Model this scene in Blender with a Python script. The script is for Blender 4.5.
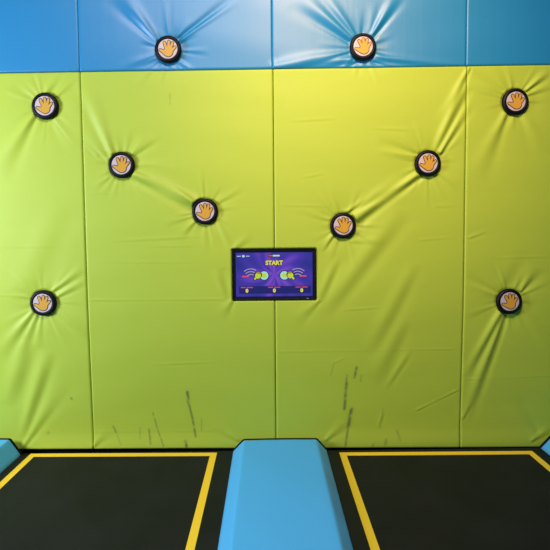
import bpy, bmesh, math, random
import numpy as np
from mathutils import Matrix, Vector

for o in list(bpy.data.objects):
    bpy.data.objects.remove(o)
S = bpy.context.scene
COL = S.collection

# ------------------------------------------------------------ camera
cam = bpy.data.cameras.new('camera')
cam.sensor_width = 36
cam.lens = 586 / 550 * 36
cam_o = bpy.data.objects.new('camera', cam)
COL.objects.link(cam_o)
cam_o.matrix_world = (Matrix.Translation((0, -3.7, 1.40)) @ Matrix.Rotation(math.radians(-0.64), 4, 'Z')
                      @ Matrix.Rotation(math.radians(90 - 4.1), 4, 'X') @ Matrix.Rotation(math.radians(-0.5), 4, 'Z'))
S.camera = cam_o

# ------------------------------------------------------------ world and lamps
w = bpy.data.worlds.new('hall'); S.world = w; w.use_nodes = True
w.node_tree.nodes['Background'].inputs[0].default_value = (0.14, 0.42, 0.80, 1)
w.node_tree.nodes['Background'].inputs[1].default_value = 0.30

def area(name, loc, target, size, energy, colour):
    l = bpy.data.lights.new(name, 'AREA'); l.shape = 'RECTANGLE'
    l.size, l.size_y = size; l.energy = energy; l.color = colour
    o = bpy.data.objects.new(name, l); COL.objects.link(o); o.location = loc
    o.rotation_euler = (Vector(target) - Vector(loc)).to_track_quat('-Z', 'Y').to_euler()
    return o
def spot(name, loc, target, energy, colour, cone, blend=1.0, radius=0.3):
    l = bpy.data.lights.new(name, 'SPOT'); l.energy = energy; l.color = colour
    l.spot_size = math.radians(cone); l.spot_blend = blend; l.shadow_soft_size = radius
    o = bpy.data.objects.new(name, l); COL.objects.link(o); o.location = loc
    o.rotation_euler = (Vector(target) - Vector(loc)).to_track_quat('-Z', 'Y').to_euler()
    return o
spot('ceiling_spot_warm', (0.3, -2.4, 3.9), (0.7, 0, 2.33), 355, (1.0, 0.60, 0.29), 64)
area('ceiling_lamp_warm', (0.45, -1.4, 3.5), (0.3, 0, 1.4), (0.5, 0.4), 9, (1.0, 0.72, 0.40))
area('side_lamp_cool', (-3.5, -1.75, 1.65), (-1.2, 0, 1.2), (0.7, 0.9), 128, (0.67, 0.75, 1.0))
area('hall_lamp', (-0.7, -2.9, 4.3), (-0.2, -1.6, 0), (1.0, 1.0), 100, (0.94, 0.90, 1.0))

S.view_settings.view_transform = 'Standard'
S.view_settings.look = 'None'
S.view_settings.gamma = 1
S.view_settings.use_curve_mapping = False
S.view_settings.exposure = 0.0

# ------------------------------------------------------------ materials
def srgb(r, g, b):
    f = lambda c: ((c / 255) / 12.92) if c <= 10 else (((c / 255) + 0.055) / 1.055) ** 2.4
    return (f(r), f(g), f(b), 1)

def mat(name, col, rough=0.5, spec=0.5, metal=0.0, emit=0.0):
    m = bpy.data.materials.new(name); m.use_nodes = True
    b = m.node_tree.nodes['Principled BSDF']
    b.inputs['Base Color'].default_value = col
    b.inputs['Roughness'].default_value = rough
    b.inputs['Specular IOR Level'].default_value = spec
    b.inputs['Metallic'].default_value = metal
    if emit:
        b.inputs['Emission Color'].default_value = col
        b.inputs['Emission Strength'].default_value = emit
    return m

def vinyl(name, col, stretch, rough, dirt=(0.035, 0.05, 0.03, 1), bump=0.12):
    """coated fabric: fine weave bump, long faint creases, scuffs from the 'scuff' attribute"""
    m = mat(name, col, rough, 0.5)
    nt = m.node_tree; N = nt.nodes; L = nt.links
    b = N['Principled BSDF']
    tc = N.new('ShaderNodeTexCoord')
    mp = N.new('ShaderNodeMapping'); mp.inputs['Scale'].default_value = stretch
    L.new(tc.outputs['Object'], mp.inputs['Vector'])
    n1 = N.new('ShaderNodeTexNoise'); n1.inputs['Scale'].default_value = 1.0; n1.inputs['Detail'].default_value = 3
    L.new(mp.outputs[0], n1.inputs['Vector'])
    n2 = N.new('ShaderNodeTexNoise'); n2.inputs['Scale'].default_value = 420; n2.inputs['Detail'].default_value = 1
    L.new(tc.outputs['Object'], n2.inputs['Vector'])
    b1 = N.new('ShaderNodeBump'); b1.inputs['Strength'].default_value = bump; b1.inputs['Distance'].default_value = 0.01
    L.new(n1.outputs[0], b1.inputs['Height'])
    b2 = N.new('ShaderNodeBump'); b2.inputs['Strength'].default_value = 0.10; b2.inputs['Distance'].default_value = 0.0006
    L.new(n2.outputs[0], b2.inputs['Height']); L.new(b1.outputs[0], b2.inputs['Normal'])
    L.new(b2.outputs[0], b.inputs['Normal'])
    at = N.new('ShaderNodeAttribute'); at.attribute_name = 'scuff'
    n3 = N.new('ShaderNodeTexNoise'); n3.inputs['Scale'].default_value = 30; n3.inputs['Detail'].default_value = 4
    L.new(tc.outputs['Object'], n3.inputs['Vector'])
    rg = N.new('ShaderNodeMapRange'); rg.inputs[1].default_value = 0.25; rg.inputs[2].default_value = 0.5
    L.new(n3.outputs[0], rg.inputs[0])
    mu = N.new('ShaderNodeMath'); mu.operation = 'MULTIPLY'
    L.new(at.outputs['Fac'], mu.inputs[0]); L.new(rg.outputs[0], mu.inputs[1])
    mx = N.new('ShaderNodeMix'); mx.data_type = 'RGBA'
    mx.inputs[6].default_value = col; mx.inputs[7].default_value = dirt
    L.new(mu.outputs[0], mx.inputs[0]); L.new(mx.outputs[2], b.inputs['Base Color'])
    return m

M_green = vinyl('lime_vinyl', srgb(180, 198, 52), (2.6, 2.6, 10), 0.56, bump=0.16)
M_blue = vinyl('blue_vinyl', srgb(22, 129, 172), (26, 4, 1.0), 0.43, bump=0.06)
M_blue.node_tree.nodes['Principled BSDF'].inputs['Specular IOR Level'].default_value = 0.75
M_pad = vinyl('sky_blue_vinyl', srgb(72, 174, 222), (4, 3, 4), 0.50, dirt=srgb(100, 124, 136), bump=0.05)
M_ring = mat('black_rubber', srgb(9, 8, 14), 0.5, 0.2)
M_face = mat('cream_plastic', srgb(205, 184, 176), 0.45)
M_hand = mat('amber_print', srgb(214, 158, 42), 0.45)
M_line = mat('dark_print', srgb(60, 36, 50), 0.5)
M_yellow = mat('yellow_webbing', srgb(255, 206, 40), 0.6)
M_black = mat('black_gloss_plastic', srgb(14, 14, 18), 0.3)
M_frame = mat('black_steel', srgb(18, 18, 20), 0.5, metal=0.3)
M_wall = mat('dark_backing_board', srgb(12, 12, 12), 0.9, 0.2)
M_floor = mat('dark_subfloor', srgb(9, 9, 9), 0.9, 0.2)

# woven trampoline mat
M_bed = mat('black_woven_mesh', srgb(33, 32, 31), 0.6, 0.22)
nt = M_bed.node_tree; N = nt.nodes; L = nt.links
tc = N.new('ShaderNodeTexCoord')
nn = N.new('ShaderNodeTexNoise'); nn.inputs['Scale'].default_value = 4.5; nn.inputs['Detail'].default_value = 5
L.new(tc.outputs['Object'], nn.inputs['Vector'])
cr = N.new('ShaderNodeValToRGB')
cr.color_ramp.elements[0].position = 0.35; cr.color_ramp.elements[0].color = srgb(8, 8, 14)
cr.color_ramp.elements[1].position = 0.7; cr.color_ramp.elements[1].color = srgb(20, 18, 24)
L.new(nn.outputs[0], cr.inputs[0]); L.new(cr.outputs[0], N['Principled BSDF'].inputs['Base Color'])
wv = N.new('ShaderNodeTexNoise'); wv.inputs['Scale'].default_value = 350
L.new(tc.outputs['Object'], wv.inputs['Vector'])
bp = N.new('ShaderNodeBump'); bp.inputs['Strength'].default_value = 0.4; bp.inputs['Distance'].default_value = 0.001
L.new(wv.outputs[0], bp.inputs['Height']); L.new(bp.outputs[0], N['Principled BSDF'].inputs['Normal'])

# ------------------------------------------------------------ helpers
def link(name, me, m, parent=None, smooth=False):
    if m: me.materials.append(m)
    o = bpy.data.objects.new(name, me); COL.objects.link(o)
    if parent: o.parent = parent
    if smooth: me.polygons.foreach_set('use_smooth', [True] * len(me.polygons))
    return o

def obj(name, bm, m, parent=None, smooth=False):
    me = bpy.data.meshes.new(name); bm.normal_update(); bm.to_mesh(me); bm.free()
    return link(name, me, m, parent, smooth)

def box(bm, x0, x1, y0, y1, z0, z1):
    r = bmesh.ops.create_cube(bm, size=1)
    bmesh.ops.scale(bm, vec=(x1 - x0, y1 - y0, z1 - z0), verts=r['verts'])
    bmesh.ops.translate(bm, vec=((x0 + x1) / 2, (y0 + y1) / 2, (z0 + z1) / 2), verts=r['verts'])
    return r['verts']

def thing(name, label, cat, loc, group=None):
    o = bpy.data.objects.new(name, None); COL.objects.link(o); o.location = loc
    o.empty_display_size = 0.05
    tag(o, label, cat, group); return o

def tag(o, label, cat, group=None):
    o['label'] = label; o['category'] = cat
    if group: o['group'] = group

def prism(bm, pts, y0, y1):
    """closed outline in x,z extruded from y0 (front) to y1 (back)"""
    f = [bm.verts.new((x, y0, z)) for x, z in pts]
    b = [bm.verts.new((x, y1, z)) for x, z in pts]
    n = len(pts)
    bm.faces.new(f)
    bm.faces.new(b[::-1])
    for i in range(n):
        bm.faces.new((f[i], b[i], b[(i + 1) % n], f[(i + 1) % n]))

def capsule(ax, az, bx, bz, r, r2=None, n=8):
    r2 = r if r2 is None else r2
    a = math.atan2(bz - az, bx - ax); pts = []
    for i in range(n + 1):
        t = a + math.pi / 2 + math.pi * i / n
        pts.append((ax + r * math.cos(t), az + r * math.sin(t)))
    for i in range(n + 1):
        t = a - math.pi / 2 + math.pi * i / n
        pts.append((bx + r2 * math.cos(t), bz + r2 * math.sin(t)))
    return pts

def disc(cx, cz, rx, rz=None, n=32):
    rz = rz or rx
    return [(cx + rx * math.cos(2 * math.pi * i / n), cz + rz * math.sin(2 * math.pi * i / n)) for i in range(n)]

# ------------------------------------------------------------ setting
bm = bmesh.new(); box(bm, -4.5, 4.6, 0.060, 0.16, -0.12, 4.3)
o = obj('wall_back', bm, M_wall); o['kind'] = 'structure'
bm = bmesh.new(); box(bm, -4.5, 4.6, -5.5, 0.16, -0.20, -0.121)
o = obj('floor', bm, M_floor); o['kind'] = 'structure'

# ------------------------------------------------------------ wall padding
# where the cover is pulled in: hand buttons and the screen (metres on the wall)
BUTTONS = [(-0.602, 2.528), (0.594, 2.537), (-1.364, 2.191), (-0.905, 1.829), (-0.393, 1.538),
           (0.471, 1.443), (1.001, 1.826), (1.543, 2.200), (-1.421, 0.973), (1.529, 0.953)]
TV = (-0.229, 0.302, 0.975, 1.300)
# folds: x0 z0 x1 z1 width0 width1 height(mm) fading
FOLDS = [
(-0.671,2.588,-0.901,2.886,0.0126,0.0567,9,0),(-0.536,2.599,-0.188,2.854,0.0095,0.0252,-5,0),(-0.655,2.468,-0.742,2.420,0.0095,0.0126,1.5,0),(-0.557,2.468,-0.471,2.419,0.0095,0.0126,1.5,0),(-0.673,2.486,-0.932,2.421,0.0189,0.0252,2,0),(0.529,2.588,0.197,2.858,0.0158,0.0567,9,0),(0.547,2.612,0.344,2.882,0.0126,0.0378,6,0),(0.652,2.612,0.811,2.868,0.0126,0.0378,8,0),(0.633,2.618,0.670,2.821,0.0126,0.0315,2,0),(0.516,2.468,0.053,2.422,0.0189,0.0315,5,1),(0.504,2.510,0.071,2.440,0.0189,0.0378,4,2),(0.677,2.479,1.224,2.428,0.0189,0.0189,4,0),(0.665,2.461,0.826,2.418,0.0095,0.0126,3,0),(0.553,2.462,0.454,2.414,0.0095,0.0189,3,0),(-1.442,2.243,-1.568,2.317,0.0095,0.0315,-4,0),(-1.360,2.279,-1.270,2.399,0.0158,0.0315,3,0),(-1.300,2.255,-1.180,2.351,0.0126,0.0315,3,0),(-1.446,2.134,-1.694,1.793,0.0158,0.0630,7,0),(-1.330,2.115,-1.175,1.937,0.0189,0.0504,2.5,0),(-0.966,1.905,-1.130,2.380,0.0189,0.0567,8,0),(-0.991,1.868,-1.135,2.029,0.0126,0.0252,4,0),(-0.842,1.898,-0.727,2.020,0.0095,0.0441,4,0),(-0.832,1.775,-0.450,1.592,0.0252,0.0378,13,1),(-1.001,1.751,-1.090,1.696,0.0126,0.0252,2,0),(-0.837,1.824,-0.483,1.797,0.0252,0.0378,1.5,0),(-0.468,1.598,-0.733,1.786,0.0126,0.0378,7,0),(-0.476,1.511,-0.659,1.469,0.0095,0.0252,2,0),(-0.464,1.473,-0.567,1.374,0.0095,0.0315,2,0),(-0.324,1.597,-0.261,1.652,0.0095,0.0252,2,0),(-0.326,1.503,-0.222,1.283,0.0126,0.0252,5,0),(-0.222,1.302,-0.114,1.395,0.0126,0.0315,3,0),(-0.293,1.182,-0.239,0.978,0.0315,0.0189,-3,2),(-0.233,0.978,-0.317,0.877,0.0126,0.0378,3,0),(0.555,1.496,0.944,1.761,0.0315,0.0189,10,1),(0.491,1.528,0.856,1.749,0.0126,0.0378,5,0),(0.517,1.521,0.655,1.645,0.0095,0.0189,-3,0),(0.403,1.497,0.328,1.523,0.0095,0.0189,-2,0),(0.409,1.384,0.333,1.284,0.0095,0.0158,5,0),(0.529,1.345,0.738,1.350,0.0126,0.0252,1.5,0),(0.844,1.562,0.338,0.896,0.0567,0.0441,4.5,2),(0.923,1.209,0.620,0.635,0.0378,0.0504,3.2,2),(0.428,1.239,0.307,0.960,0.0252,0.0252,3,2),(0.313,0.966,0.134,0.834,0.0126,0.0504,3,0),(0.862,0.852,0.659,0.452,0.0378,0.0567,3,2),(0.930,1.885,0.692,1.967,0.0095,0.0378,-6,0),(1.043,1.909,1.225,2.313,0.0189,0.0315,8,2),(1.081,1.897,1.246,2.197,0.0126,0.0315,9,0),(1.243,2.397,1.054,2.057,0.0126,0.0315,5,0),(1.069,1.773,1.197,1.672,0.0126,0.0378,2.5,0),(1.469,2.268,1.274,2.385,0.0095,0.0315,-5,0),(1.613,2.274,1.748,2.389,0.0095,0.0252,8,0),(1.626,2.249,1.800,2.309,0.0095,0.0252,3,0),(1.484,2.134,1.284,1.734,0.0158,0.0630,6,0),(1.610,2.127,1.742,1.873,0.0252,0.0567,3,0),(-1.355,1.053,-1.161,1.203,0.0095,0.0315,5,0),(-1.344,1.009,-1.151,1.121,0.0095,0.0252,3,0),(-1.353,0.939,-1.156,0.764,0.0158,0.0441,5,0),(-1.498,0.915,-1.744,0.623,0.0126,0.0504,6,0),(-1.474,0.895,-1.625,0.596,0.0126,0.0441,4,0),(-1.507,1.017,-1.606,1.062,0.0095,0.0252,-2,0),(-1.543,0.736,-1.700,0.318,0.0504,0.0504,5,2),(-1.413,0.670,-1.620,0.087,0.0441,0.0252,5,2),(-1.596,0.041,-1.311,0.488,0.0126,0.0504,4,0),(-1.596,0.992,-1.298,1.617,0.0756,0.0756,2,2),(1.455,1.006,1.268,1.117,0.0095,0.0315,-5,0),(1.477,0.891,1.252,0.459,0.0189,0.0315,9,0),(1.496,0.871,1.250,0.156,0.0189,0.0378,9,0),(1.609,1.024,1.688,1.189,0.0095,0.0504,6,0),(1.611,0.908,1.789,0.713,0.0189,0.0441,3,0),(1.473,1.064,1.595,1.342,0.0315,0.0630,1.5,0),(1.714,0.038,1.856,0.135,0.0126,0.0315,3,0),(1.752,0.097,1.617,0.310,0.0252,0.0504,-3,0),(1.256,0.196,1.306,0.314,0.0126,0.0189,2,0),(0.957,0.246,1.214,0.374,0.0076,0.0076,1.2,1),(0.368,0.062,0.517,0.205,0.0126,0.0441,3,0),(0.699,0.124,0.737,0.242,0.0126,0.0126,1,2),(-1.147,0.035,-1.054,0.146,0.0126,0.0378,3,0),(-0.213,0.063,-0.347,0.176,0.0126,0.0441,3,0),(-0.994,1.359,-0.397,1.385,0.0101,0.0101,0.72,2),(-0.744,1.325,-0.461,1.323,0.0088,0.0088,0.48,2),(-1.118,0.987,-0.296,0.985,0.0076,0.0076,0.78,1),(-0.762,0.566,-0.328,0.581,0.0076,0.0076,0.6,2),(-1.097,1.659,-0.860,1.663,0.0095,0.0095,0.48,0),(-1.085,1.228,-0.431,1.222,0.0095,0.0095,0.36,2),(-1.727,1.025,-1.520,1.017,0.0076,0.0076,0.54,1),(0.143,2.093,0.454,2.110,0.0095,0.0095,0.48,2),(0.077,1.575,0.391,1.566,0.0095,0.0095,0.48,2),(0.641,2.047,0.923,2.033,0.0095,0.0095,0.54,2),(0.203,1.742,0.360,1.772,0.0095,0.0095,0.48,2),(1.406,1.230,1.827,1.239,0.0095,0.0095,0.6,2),(1.277,1.364,1.391,1.407,0.0095,0.0126,1.5,0),(0.056,0.641,1.172,0.648,0.0076,0.0076,0.48,1),(0.453,0.907,0.740,0.924,0.0076,0.0076,0.6,2),(1.265,0.445,1.847,0.465,0.0076,0.0076,0.48,1),(-1.144,0.127,-0.386,0.124,0.0088,0.0088,0.36,1),(-1.683,1.327,-1.308,1.330,0.0095,0.0095,0.42,2),(0.960,1.348,1.226,1.371,0.0095,0.0095,0.6,0),(1.059,1.561,1.236,1.559,0.0095,0.0095,0.6,0),(0.743,0.386,0.902,0.645,0.0189,0.0189,1.5,2),(0.389,0.553,0.485,0.598,0.0076,0.0076,0.6,2),(-1.059,1.893,-1.136,1.986,0.0126,0.0189,2,0),
]
SCUFFS = [
(-0.530,0.382,-0.524,0.310,0.0076,0.8),(-0.524,0.310,-0.501,0.205,0.0057,0.7),(-0.501,0.205,-0.484,0.086,0.0057,0.7),(-0.757,0.247,-0.727,0.129,0.0032,0.6),(-0.727,0.129,-0.691,0.023,0.0032,0.6),(-1.015,0.159,-0.997,0.119,0.0050,0.6),(-0.991,0.106,-0.967,0.039,0.0025,0.3),(-0.842,0.150,-0.844,0.077,0.0032,0.35),(-0.785,0.136,-0.774,0.037,0.0044,0.6),(-0.549,0.054,-0.543,0.021,0.0076,0.8),(0.562,0.532,0.549,0.467,0.0069,0.7),(0.501,0.480,0.495,0.428,0.0044,0.6),(0.498,0.428,0.485,0.258,0.0082,0.7),(0.530,0.257,0.511,0.139,0.0095,0.75),(0.511,0.139,0.491,0.014,0.0063,0.6),(0.594,0.479,0.588,0.440,0.0038,0.4),(0.414,0.546,0.395,0.482,0.0032,0.3),(0.737,0.255,0.718,0.123,0.0032,0.3),(0.757,0.050,0.751,0.017,0.0063,0.4),(0.828,0.109,0.848,0.042,0.0050,0.4),(0.680,0.031,0.667,0.011,0.0063,0.4),(-1.433,0.124,-1.439,0.118,0.0063,0.4),(-1.278,0.352,-1.272,0.345,0.0050,0.6),(-0.598,2.263,-0.599,2.202,0.0025,0.35),(-0.443,0.204,-0.444,0.125,0.0025,0.3),
]


rng = random.Random(11)
for bx, bz in BUTTONS:                      # short puckers all round each button
    for k in range(11):
        a = k * 2 * math.pi / 11 + rng.uniform(-0.2, 0.2); l = rng.uniform(0.10, 0.24)
        FOLDS.append((bx + 0.075 * math.cos(a), bz + 0.075 * math.sin(a), bx + (0.08 + l) * math.cos(a + rng.uniform(-.1, .1)),
                      bz + (0.08 + l) * math.sin(a), 0.007, rng.uniform(0.016, 0.03), rng.uniform(0.9, 2.2), 0))

def seg(X, Z, x0, z0, x1, z1):
    dx, dz = x1 - x0, z1 - z0; l2 = dx * dx + dz * dz + 1e-9
    t = ((X - x0) * dx + (Z - z0) * dz) / l2
    tc_ = np.clip(t, 0, 1)
    d = np.hypot(X - x0 - tc_ * dx, Z - z0 - tc_ * dz)
    return tc_, d, math.sqrt(l2)

def smooth01(v):
    v = np.clip(v, 0, 1); return v * v * (3 - 2 * v)

def surface(X, Z, green):
    H = np.zeros_like(X)
    for x0, z0, x1, z1, w0, w1, a, mode in FOLDS:
        if ((z0 + z1) / 2 < 2.41) != green: continue
        lim = 5 * max(w0, w1)
        if max(x0, x1) + lim < X.min() or min(x0, x1) - lim > X.max(): continue
        if max(z0, z1) + lim < Z.min() or min(z0, z1) - lim > Z.max(): continue
        # a fold bends a little on its way
        t, d, l = seg(X, Z, x0, z0, x1, z1)
        wd = w0 + (w1 - w0) * t
        if mode == 0: k = (1 - t) ** 0.8
        elif mode == 1: k = 0.75 + 0.25 * np.cos(2 * np.pi * t)
        else: k = np.sin(np.pi * np.clip(t, 0, 1)) ** 0.7
        k = k * np.exp(-0 * d)
        # height follows the width so narrow starts stay shallow
        ww = np.maximum(wd, 0.007)
        hh = a * 0.001 * np.minimum(1, 0.45 + 0.55 * ww / (0.5 * (w0 + w1) + 1e-6))
        # signed distance: the lower (or right hand) flank falls into a crease
        nx_, nz_ = (z1 - z0) / l, -(x1 - x0) / l
        if nz_ > 0.15 or (abs(nz_) <= 0.15 and nx_ < 0): nx_, nz_ = -nx_, -nz_
        s = (X - x0 - t * (x1 - x0)) * nx_ + (Z - z0 - t * (z1 - z0)) * nz_
        perp = s; s = np.sign(s) * d
        body = np.exp(-(d / ww) ** 2) - 0.55 * np.exp(-((s - 1.5 * ww) / (0.8 * ww)) ** 2) * np.clip(np.abs(perp) / (d + 1e-6), 0, 1) ** 2
        H += GAIN * hh * k * body
    for bx, bz in BUTTONS:
        r = np.hypot(X - bx, Z - bz)
        H -= 0.010 * np.exp(-(r / 0.13) ** 2)
        ang = np.arctan2(Z - bz, X - bx)
        H += 0.0012 * np.exp(-((r - 0.10) / 0.035) ** 2) * np.sin(ang * 9 + bx * 7 + 2 * np.sin(ang * 2 + bz))
    # soft unevenness of the foam
    H += 0.0012 * np.sin(X * 5.1 + Z * 2.3 + 1) + 0.0012 * np.sin(X * 2.2 - Z * 6.1) + 0.0005 * np.sin(Z * 23 + 2 * np.sin(X * 3))
    if green:
        # the cover bellies out and is drawn in above the bottom hem
        H += 0.036 * smooth01((Z - 0.05) / 1.0) - 0.030
        H += 0.008 * (1 - smooth01((Z - 0.01) / 0.12))
    # pocket for the screen, flat seat under each button
    px = smooth01((X - TV[0] + 0.006) / 0.01) * smooth01((TV[1] + 0.006 - X) / 0.01)
    pz = smooth01((Z - TV[2] + 0.006) / 0.01) * smooth01((TV[3] + 0.006 - Z) / 0.01)
    H = H * (1 - px * pz) - 0.032 * px * pz
    for bx, bz in BUTTONS:
        r = np.hypot(X - bx, Z - bz)
        k = 1 - smooth01((r - 0.078) / 0.014)
        H = H * (1 - k) - 0.007 * k
    return H
GAIN = 1.8

def axis(a, b, step):
    ins = [0, 0.0008, 0.002, 0.004, 0.007, 0.011]
    mid = np.linspace(a + 0.011, b - 0.011, int((b - a) / step))[1:-1]
    return np.concatenate([[a], [a + i for i in ins], mid, [b - i for i in ins[::-1]], [b]])

def wall_pad(x0, x1, zb, zt, m, green, label, gap=0.0012):
    """one padded mat: front cover with its folds, rounded edges and the flat back.
    zb and zt are functions of x because the mats hang slightly out of level."""
    xs = axis(x0 + gap, x1 - gap, 0.0055)
    hz = (zt - zb)
    vs = axis(0, 1, 0.0055 / hz)
    ins = np.array([0, 0.0008, 0.002, 0.004, 0.007, 0.011])
    zs_n = np.concatenate([[0], ins / hz, np.linspace(0.011 / hz, 1 - 0.011 / hz, int(hz / 0.0055))[1:-1], 1 - ins[::-1] / hz, [1]])
    X, V = np.meshgrid(xs, zs_n)
    slope_b, slope_t = (-0.009, 0.009) if green else (0.009, 0.0)
    ZB = zb + slope_b * X; ZT = zt + slope_t * X
    Z = ZB + (ZT - ZB) * V + (gap * (1 - 2 * V))
    H = surface(X, Z, green)
    R = 0.011
    def rnd(d):
        d = np.clip(d, 0, R); return -(R - np.sqrt(np.maximum(R * R - (R - d) ** 2, 0)))
    H += rnd(X - (x0 + gap)) + rnd((x1 - gap) - X) + rnd((Z - ZB)) + rnd((ZT - Z))
    H = np.maximum(H, -0.05)
    Y = -H
    back = np.zeros_like(X, bool); back[0, :] = back[-1, :] = True; back[:, 0] = back[:, -1] = True
    Y[back] = 0.059
    sc = np.zeros_like(X)
    if green:
        for a0, c0, a1, c1, w_, k_ in SCUFFS:
            t, d, l = seg(X, Z, a0, c0, a1, c1)
            sc = np.maximum(sc, k_ * np.exp(-(d / max(w_ * 1.2, 0.0040)) ** 2))
    nz, nx = X.shape
    cx, cz = (x0 + x1) / 2, zb
    co = np.stack([X - cx, Y, Z - cz], -1).reshape(-1, 3)
    idx = np.arange(nx * nz).reshape(nz, nx)
    q = np.stack([idx[:-1, :-1], idx[:-1, 1:], idx[1:, 1:], idx[1:, :-1]], -1).reshape(-1, 4)
    corners = np.array([[idx[0, 0], idx[-1, 0], idx[-1, -1], idx[0, -1]]])
    q = np.concatenate([q, corners])
    me = bpy.data.meshes.new('wall_pad')
    me.vertices.add(len(co)); me.vertices.foreach_set('co', co.ravel())
    me.loops.add(q.size); me.loops.foreach_set('vertex_index', q.ravel().astype(np.int32))
    me.polygons.add(len(q)); me.polygons.foreach_set('loop_start', np.arange(0, q.size, 4, dtype=np.int32))
    sm = np.ones(len(q), bool); sm[-1] = False
    me.polygons.foreach_set('use_smooth', sm)
    at = me.attributes.new('scuff', 'FLOAT', 'POINT'); at.data.foreach_set('value', sc.ravel().astype(np.float32))
    me.update(calc_edges=True); me.validate()
    o = link('wall_pad', me, m); o.location = (cx, 0, cz)
    tag(o, label, 'wall pad', 'green wall pads' if green else 'blue wall pads')
    return o

SEAM = [-2.335, -1.146, 0.040, 1.241, 2.430]
GL = ['tall lime green wall pad at the left edge, beside the left corner floor pad',
      'tall lime green wall pad left of the screen, thin dark scuffs at its foot',
      'tall lime green wall pad right of the screen, deep diagonal fold between two buttons',
      'tall lime green wall pad at the right edge, darkest of the green pads']
BL = ['blue wall pad above the left edge green pad, flat and without a button',
      'blue wall pad above left of the screen, with one hand button near its foot',
      'blue wall pad above right of the screen, most creased, with one hand button',
      'blue wall pad above the right edge green pad, dull blue without a button']
for i in range(4):
    wall_pad(SEAM[i], SEAM[i + 1], 0.001, 2.409, M_green, True, GL[i])
for i in range(4):
    wall_pad(SEAM[i] - (0.006 if i else 0), SEAM[i + 1] - 0.002, 2.412, 3.35, M_blue, False, BL[i])

# ------------------------------------------------------------ hand buttons
def lathe(bm, prof, n=56):
    """profile of (radius, y) turned about the y axis"""
    rings = []
    for r, y in prof:
        if r < 1e-6: rings.append([bm.verts.new((0, y, 0))])
        else: rings.append([bm.verts.new((r * math.cos(2 * math.pi * k / n), y, r * math.sin(2 * math.pi * k / n))) for k in range(n)])
    for a, b in zip(rings, rings[1:]):
        for k in range(n):
            k2 = (k + 1) % n
            if len(a) == 1: bm.faces.new((a[0], b[k], b[k2]))
            elif len(b) == 1: bm.faces.new((a[k], b[0], a[k2]))
            else: bm.faces.new((a[k], b[k], b[k2], a[k2]))
    bmesh.ops.recalc_face_normals(bm, faces=bm.faces[:])

def hand_shapes(grow, s):
    F_ = [capsule(-.10, -.10, -.42, .62, .15, .125), capsule(.07, .05, .06, .76, .14, .125),
          capsule(.28, .02, .46, .66, .14, .12), capsule(.38, -.22, .78, .26, .17, .10),
          capsule(-.18, -.48, -.82, -.20, .24, .10), disc(.07, -.36, .50, .46)]
    out = []
    for pts in F_:
        cx = sum(p[0] for p in pts) / len(pts); cz = sum(p[1] for p in pts) / len(pts)
        if grow:
            # push the outline outwards
            n = len(pts); q = []
            for i in range(n):
                ax, az = pts[i - 1]; bx, bz = pts[(i + 1) % n]
                tx, tz = bx - ax, bz - az; l = math.hypot(tx, tz) or 1
                q.append((pts[i][0] + grow * tz / l, pts[i][1] - grow * tx / l))
            pts = q
        out.append([(x * s, z * s) for x, z in pts])
    return out

def make_button():
    t = thing('hand_button', '', 'button', (0, 0, 0))
    bm = bmesh.new()
    lathe(bm, [(0, 0.012), (0.074, 0.012), (0.078, 0.009), (0.081, 0.000), (0.082, -0.010), (0.0815, -0.018), (0.078, -0.024), (0.071, -0.028),
               (0.065, -0.0285), (0.0615, -0.026), (0.0600, -0.021), (0, -0.021)])
    obj('rubber_ring', bm, M_ring, t, True)
    bm = bmesh.new()
    lathe(bm, [(0, -0.0205), (0.0590, -0.0205), (0.0592, -0.0240), (0.0575, -0.0262), (0, -0.0268)])
    f = obj('face_plate', bm, M_face, t, True)
    for p in f.data.polygons: p.use_smooth = len(p.vertices) > 3
    s = 0.0555
    bm = bmesh.new()
    for k, pts in enumerate(hand_shapes(0.075, s)): prism(bm, pts, -0.0276 - k * 0.00002, -0.0262)
    bmesh.ops.recalc_face_normals(bm, faces=bm.faces[:])
    obj('hand_outline', bm, M_line, f)
    bm = bmesh.new()
    for k, pts in enumerate(hand_shapes(0, s)): prism(bm, pts, -0.0284 - k * 0.00002, -0.0274)
    bmesh.ops.recalc_face_normals(bm, faces=bm.faces[:])
    obj('hand_print', bm, M_hand, f)
    return t

button0 = make_button()
def dup(root):
    r = root.copy(); COL.objects.link(r)
    for ch in list(root.children):
        c = ch.copy(); COL.objects.link(c); c.parent = r
        for g in list(ch.children):
            d = g.copy(); COL.objects.link(d); d.parent = c
    return r
BLAB = ['round black hand button on the blue pad above left of the screen',
        'round black hand button on the blue pad above right of the screen',
        'round black hand button high on the left edge green pad',
        'round black hand button with a thick fold running down right to the next button',
        'round black hand button just up and left of the screen corner',
        'round black hand button just up and right of the screen corner',
        'round black hand button right of the screen, high up beside the right seam',
        'round black hand button high on the right edge green pad',
        'round black hand button low on the left edge green pad',
        'round black hand button low on the right edge green pad']
TILT = [6, -4, 0, 3, -2, -4, 2, 0, 4, -6]
for i, (bx, bz) in enumerate(BUTTONS):
    b = button0 if i == 0 else dup(button0)
    b.location = (bx, 0.002, bz); b.rotation_euler = (0, math.radians(TILT[i]), 0)
    tag(b, BLAB[i], 'button', 'round hand buttons on the padded wall')

# ------------------------------------------------------------ screen
tx, tz = (TV[0] + TV[1]) / 2, (TV[2] + TV[3]) / 2
W_, H_ = TV[1] - TV[0], TV[3] - TV[2]
tv = thing('wall_screen', 'black framed screen set in the green pads showing START on purple', 'screen', (tx, 0, TV[2]))
zc = H_ / 2
bm = bmesh.new(); box(bm, -W_ / 2, W_ / 2, -0.010, 0.028, 0, H_)
bmesh.ops.bevel(bm, geom=[e for e in bm.edges], offset=0.003, segments=2, affect='EDGES')
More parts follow.
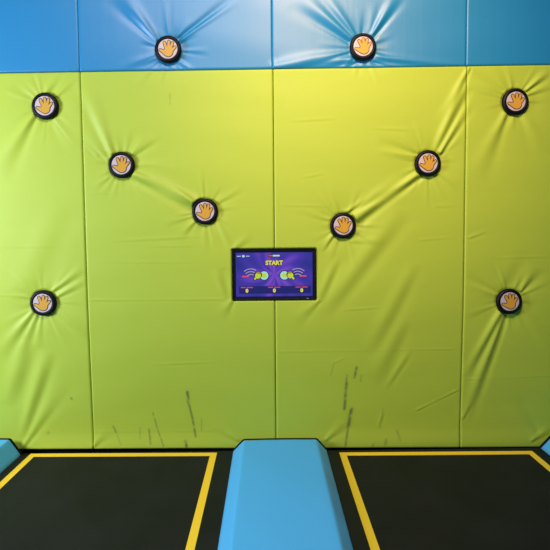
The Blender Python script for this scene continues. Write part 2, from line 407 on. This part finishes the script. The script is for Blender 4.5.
# the frame: recess for the panel
ff = max(bm.faces, key=lambda f: -f.calc_center_median().y * 10 + f.calc_area())
r = bmesh.ops.inset_individual(bm, faces=[ff], thickness=0.0205)
bmesh.ops.translate(bm, vec=(0, 0.003, 0), verts=ff.verts[:])
housing = obj('housing', bm, M_black, tv)
SW, SH = W_ - 0.047, H_ - 0.047

M_scr = bpy.data.materials.new('screen_purple_swirl'); M_scr.use_nodes = True
nt = M_scr.node_tree; N = nt.nodes; L = nt.links; b = N['Principled BSDF']
tc = N.new('ShaderNodeTexCoord'); sx = N.new('ShaderNodeSeparateXYZ'); L.new(tc.outputs['Object'], sx.inputs[0])
def math_(op, a, b_=None):
    n = N.new('ShaderNodeMath'); n.operation = op
    for k, v in enumerate([a, b_]):
        if v is None: continue
        if isinstance(v, (int, float)): n.inputs[k].default_value = v
        else: L.new(v, n.inputs[k])
    return n.outputs[0]
at2 = math_('ARCTAN2', sx.outputs[2], sx.outputs[0])
rr = math_('SQRT', math_('ADD', math_('POWER', sx.outputs[0], 2.0), math_('POWER', sx.outputs[2], 2.0)))
sw = math_('SINE', math_('ADD', math_('MULTIPLY', at2, 12.0), math_('MULTIPLY', rr, 34.0)))
sw2 = math_('SINE', math_('ADD', math_('MULTIPLY', at2, 5.0), math_('MULTIPLY', rr, -14.0)))
mixv = math_('ADD', math_('MULTIPLY', sw, 0.13), math_('MULTIPLY', sw2, 0.16))
edge = math_('MULTIPLY', rr, -2.6)
val = math_('ADD', math_('ADD', mixv, edge), 0.85)
cr = N.new('ShaderNodeValToRGB')
e = cr.color_ramp.elements
e[0].position = 0.0; e[0].color = srgb(36, 40, 138)
e[1].position = 1.0; e[1].color = srgb(126, 72, 200)
m_ = e.new(0.5); m_.color = srgb(66, 46, 168)
L.new(val, cr.inputs[0])
b.inputs['Base Color'].default_value = (0.01, 0.01, 0.02, 1); b.inputs['Roughness'].default_value = 0.35
L.new(cr.outputs[0], b.inputs['Emission Color']); b.inputs['Emission Strength'].default_value = 0.9

def emis(name, c, k=0.9):
    m = mat(name, c, 0.4, emit=k); m.node_tree.nodes['Principled BSDF'].inputs['Base Color'].default_value = (0.01, 0.01, 0.01, 1); return m
E_yel = emis('screen_yellow', srgb(236, 226, 40)); E_navy = emis('screen_navy', srgb(12, 20, 112), 0.8)
E_red = emis('screen_red', srgb(228, 78, 96)); E_cyan = emis('screen_mint', srgb(160, 226, 212)); E_line = emis('screen_pale_line', srgb(176, 164, 160))
E_white = emis('screen_white', srgb(190, 216, 240)); E_grn = emis('screen_lime', srgb(196, 214, 50)); E_dk = emis('screen_dark', srgb(26, 20, 60), 0.7)
E_olive = emis('screen_olive', srgb(150, 140, 60))

bm = bmesh.new(); box(bm, -SW / 2, SW / 2, 0, 0.002, -SH / 2, SH / 2)
scr = obj('display', bm, M_scr, tv); scr.location = (0, -0.0085, zc + 0.001)

def scr_part(name, m, shapes, lvl, boxes=()):
    bm = bmesh.new()
    for k, pts in enumerate(shapes): prism(bm, pts, -0.0004 * lvl - 0.00001 * k, -0.0004 * (lvl - 1) + 0.0001)
    for x0, x1, z0, z1 in boxes: box(bm, x0, x1, -0.0004 * lvl, -0.0004 * (lvl - 1) + 0.0001, z0, z1)
    bmesh.ops.recalc_face_normals(bm, faces=bm.faces[:])
    return obj(name, bm, m, scr)

def word(name, body, size, x, z, m, lvl, bold=0.0):
    c = bpy.data.curves.new(name, 'FONT'); c.body = body; c.size = size; c.align_x = 'CENTER'; c.align_y = 'CENTER'
    c.extrude = 0.00015; c.offset = bold; c.resolution_u = 3
    to = bpy.data.objects.new(name, c); COL.objects.link(to)
    me = bpy.data.meshes.new_from_object(to); bpy.data.objects.remove(to)
    me.transform(Matrix.Translation((x, -0.0004 * lvl, z)) @ Matrix.Rotation(math.pi / 2, 4, 'X'))
    return link(name, me, m, scr)

u = 0.00114      # the small picture is laid out on a grid of 1.14 mm
scr_part('score_bar', E_navy, [], 1, [(-196 * u, 203 * u, -106 * u, -64 * u)])
def dashes(x, z, n1, n2, h=0.0062, wl=0.0066, g=0.0013):
    out = []; tot = (n1 + n2) * (wl + g) + 0.006; cx = x - tot / 2
    for k in range(n1 + n2):
        if k == n1: cx += 0.006
        out.append((cx, cx + wl, z - h / 2, z + h / 2)); cx += wl + g
    return out
for x in (-152 * u, 0, 152 * u):
    scr_part('score_caption', E_red, [], 2, dashes(x, -71 * u, 4, 5))
    word('score_digit', '0', 0.030, x, -90 * u, E_yel, 2, 0.0022)
word('title_shadow', 'START', 0.037, 0.0, 64 * u, E_dk, 1, 0.0034)
word('title', 'START', 0.037, 0.0, 64 * u, E_yel, 2, 0.0016)
scr_part('header_shadow', E_dk, [], 1, [(-34 * u, 34 * u, 97 * u, 112 * u)])
scr_part('header_strip', E_white, [], 2, [(-8 * u, 31 * u, 100 * u, 109 * u)])
scr_part('header_mark', E_red, [], 2, [(-31 * u, -11 * u, 101 * u, 108 * u)])
scr_part('corner_text', E_white, [disc(-170 * u, 103 * u, 8 * u, 6.5 * u)], 1, [(-206 * u, -184 * u, 101 * u, 105 * u), (-156 * u, -136 * u, 101 * u, 105 * u)])
for sgn in (-1, 1):
    q = lambda pts: [(sgn * x, z) for x, z in pts]
    scr_part('target_shadow', E_dk, [q(disc(0.064, -0.006, 0.032))], 1)
    scr_part('target_disc', E_cyan, [q(disc(0.064, -0.006, 0.027))], 2)
    scr_part('target_centre', E_grn, [q(disc(0.064, -0.006, 0.015))], 3)
    scr_part('fist_shadow', E_dk, [q(disc(0.102, -0.002, 0.025)), q(capsule(0.112, -0.016, 0.124, -0.028, 0.010))], 4)
    scr_part('fist', E_grn, [q(disc(0.102, -0.006, 0.019)), q(capsule(0.112, -0.015, 0.122, -0.027, 0.006))], 5)
    scr_part('fist_knuckles', E_olive, [q(capsule(0.092, 0.011, 0.106, 0.013, 0.0065))], 6)
    arcs = []
    for R0, zz in ((0.052, 0.002), (0.040, -0.004), (0.028, -0.010)):
        pts = []
        for k in range(9): t = math.radians(40 + k * 11); pts.append((0.148 + R0 * 1.1 * math.cos(t), zz - 0.012 + R0 * 0.95 * math.sin(t)))
        for k in range(8, -1, -1): t = math.radians(40 + k * 11); pts.append((0.148 + (R0 - 0.005) * 1.1 * math.cos(t), zz - 0.012 + (R0 - 0.005) * 0.95 * math.sin(t)))
        arcs.append(q(pts))
    scr_part('motion_lines', E_line, arcs, 1)
    scr_part('side_caption', E_red, [], 2, [(min(sgn * 0.161, sgn * 0.203), max(sgn * 0.161, sgn * 0.203), -0.0150, -0.0065)])
bm = bmesh.new(); box(bm, 0.205, 0.216, -0.0108, -0.0090, 0.0065, 0.0125)
p = obj('standby_light', bm, emis('standby_blue', srgb(120, 150, 220), 0.6), housing)
p['label'] = 'small pale blue light'

# ------------------------------------------------------------ trampolines
def quad_ring(outer, inner, z0, z1):
    bm = bmesh.new()
    def col_(p): return bm.verts.new((p[0], p[1], z1)), bm.verts.new((p[0], p[1], z0))
    O = [col_(p) for p in outer]; I = [col_(p) for p in inner]
    for k in range(4):
        j = (k + 1) % 4
        bm.faces.new((O[k][0], O[j][0], I[j][0], I[k][0])); bm.faces.new((O[k][1], I[k][1], I[j][1], O[j][1]))
        bm.faces.new((O[k][0], O[k][1], O[j][1], O[j][0])); bm.faces.new((I[k][0], I[j][0], I[j][1], I[k][1]))
    bmesh.ops.recalc_face_normals(bm, faces=bm.faces[:])
    return bm

def trampoline(x0, x1, yb_, ol, label):
    """x0..x1 full mat, ol = (left, right, back-left y, back-right y) outer edge of the yellow line"""
    xa, xb, ya, yb = ol; front = -2.45
    t = thing('trampoline', label, 'trampoline', ((x0 + x1) / 2, -1.3, -0.121), 'trampolines in front of the padded wall')
    cx = (x0 + x1) / 2
    bm = bmesh.new(); nx_, ny_ = 28, 48
    vs = [[bm.verts.new((x0 + (x1 - x0) * i / nx_ - cx, -2.62 + (2.62 + yb_) * j / ny_ + 1.3,
            0.121 - 0.006 * math.sin(math.pi * i / nx_) * math.sin(math.pi * j / ny_) ** 0.7)) for i in range(nx_ + 1)] for j in range(ny_ + 1)]
    for j in range(ny_):
        for i in range(nx_): bm.faces.new((vs[j][i], vs[j][i + 1], vs[j + 1][i + 1], vs[j + 1][i]))
    r = bmesh.ops.extrude_face_region(bm, geom=bm.faces[:])
    bmesh.ops.translate(bm, vec=(0, 0, -0.004), verts=[v for v in r['geom'] if isinstance(v, bmesh.types.BMVert)])
    bmesh.ops.recalc_face_normals(bm, faces=bm.faces[:])
    bed = obj('jumping_mat', bm, M_bed, t, False)
    w_ = 0.041; wb = 0.052
    O = [(xa - cx, ya + 1.3), (xb - cx, yb + 1.3), (xb - cx, front + 1.3), (xa - cx, front + 1.3)]
    I = [(xa + w_ - cx, ya - wb + 1.3), (xb - w_ - cx, yb - wb + 1.3), (xb - w_ - cx, front + wb + 1.3), (xa + w_ - cx, front + wb + 1.3)]
    bm = quad_ring(O, I, 0.1145, 0.1222)
    bl = obj('boundary_line', bm, M_yellow, t); bl['label'] = 'yellow line sewn round the mat'
    bm = bmesh.new()
    y_b, y_f = yb_ + 1.3, -2.62 + 1.3
    for (a, b_, c, d) in ((x0 - cx + .004, x0 - cx + 0.05, y_f, y_b), (x1 - cx - 0.05, x1 - cx - .004, y_f, y_b), (x0 - cx + 0.05, x1 - cx - 0.05, y_b - 0.05, y_b), (x0 - cx + 0.05, x1 - cx - 0.05, y_f, y_f + 0.05)):
        box(bm, a, b_, c, d, 0.0, 0.113)
    obj('frame', bm, M_frame, t)
    return t
trampoline(-1.592, -0.240, -0.004, (-1.537, -0.340, -0.012, -0.036), 'black trampoline mat with a yellow border line, left of the blue floor pad')
trampoline(0.366, 1.745, -0.020, (0.440, 1.668, -0.060, -0.076), 'black trampoline mat with a yellow border line, right of the blue floor pad')

# ------------------------------------------------------------ floor pads
def floor_pad(xl, xr, bl, br, h, label, scuff_right=False):
    """long foam pad: sloping sides; xl, xr foot edges, bl, br widths of the slopes"""
    prof = [(xl + 0.004, -0.12), (xl, -0.02), (xl, 0.0), (xl + 0.003, 0.008)]
    for k in range(1, 7): prof.append((xl + 0.003 + (bl - 0.006) * k / 7, 0.008 + (h - 0.014) * k / 7))
    prof += [(xl + bl - 0.002, h - 0.005), (xl + bl + 0.006, h - 0.001)]
    n = max(6, int((xr - xl) / 0.02))
    a, b_ = xl + bl + 0.012, xr - br - 0.012
    for k in range(n + 1): prof.append((a + (b_ - a) * k / n, h + 0.002 * math.sin(math.pi * k / n)))
    prof += [(xr - br - 0.006, h - 0.001), (xr - br + 0.002, h - 0.005)]
    for k in range(6, 0, -1): prof.append((xr - 0.003 - (br - 0.006) * k / 7, 0.008 + (h - 0.014) * k / 7))
    prof += [(xr - 0.003, 0.008), (xr, 0.0), (xr, -0.02), (xr - 0.004, -0.12)]
    ys = [-0.024, -0.026, -0.030, -0.036] + list(np.linspace(-0.05, -2.58, 240)) + [-2.595, -2.60]
    cx = (xl + xr) / 2
    bm = bmesh.new(); lay = bm.verts.layers.float.new('scuff')
    rng = random.Random(4); rows = []
    for j, y in enumerate(ys):
        drop = {0: 0.012, 1: 0.006, 2: 0.002, len(ys) - 1: 0.01, len(ys) - 2: 0.003}.get(j, 0)
        row = []
        for k, (x, z) in enumerate(prof):
            zz = z if z < 0.01 else max(z - drop, 0.0) + 0.0006 * math.sin(y * 9 + x * 14)
            v = bm.verts.new((x - cx, y + 1.3, zz + 0.12)); row.append(v)
            s = 0.0
            if scuff_right and x > xr - br - 0.006 and z > 0.0:
                s = 0.24 + 0.18 * math.sin(y * 13) * math.sin(y * 5.3 + 1)
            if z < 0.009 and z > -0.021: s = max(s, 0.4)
            v[lay] = s
        rows.append(row)
    for r0, r1 in zip(rows, rows[1:]):
        for k in range(len(prof) - 1): bm.faces.new((r0[k], r0[k + 1], r1[k + 1], r1[k]))
        bm.faces.new((r0[-1], r0[0], r1[0], r1[-1]))
    bm.faces.new(rows[0]); bm.faces.new(rows[-1][::-1])
    bmesh.ops.recalc_face_normals(bm, faces=bm.faces[:])
    o = obj('floor_pad', bm, M_pad, None, True); o.location = (cx, -1.3, -0.12)
    for p in o.data.polygons:
        if len(p.vertices) > 4: p.use_smooth = False
    tag(o, label, 'floor pad', 'blue floor pads between the trampolines')
    # added black strip over the wall end, standing in for the shaded gap
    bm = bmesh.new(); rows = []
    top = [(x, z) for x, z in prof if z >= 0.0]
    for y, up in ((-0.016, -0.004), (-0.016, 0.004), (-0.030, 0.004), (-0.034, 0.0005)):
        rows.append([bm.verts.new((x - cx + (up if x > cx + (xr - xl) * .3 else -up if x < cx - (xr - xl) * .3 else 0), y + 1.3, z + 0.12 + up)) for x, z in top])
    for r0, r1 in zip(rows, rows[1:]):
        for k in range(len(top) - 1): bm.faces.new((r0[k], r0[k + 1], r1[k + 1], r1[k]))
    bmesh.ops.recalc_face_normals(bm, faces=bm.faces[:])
    e = obj('gap_shade_strip', bm, M_floor, o); e['label'] = 'black strip standing in for the shaded gap at the wall'
    return o
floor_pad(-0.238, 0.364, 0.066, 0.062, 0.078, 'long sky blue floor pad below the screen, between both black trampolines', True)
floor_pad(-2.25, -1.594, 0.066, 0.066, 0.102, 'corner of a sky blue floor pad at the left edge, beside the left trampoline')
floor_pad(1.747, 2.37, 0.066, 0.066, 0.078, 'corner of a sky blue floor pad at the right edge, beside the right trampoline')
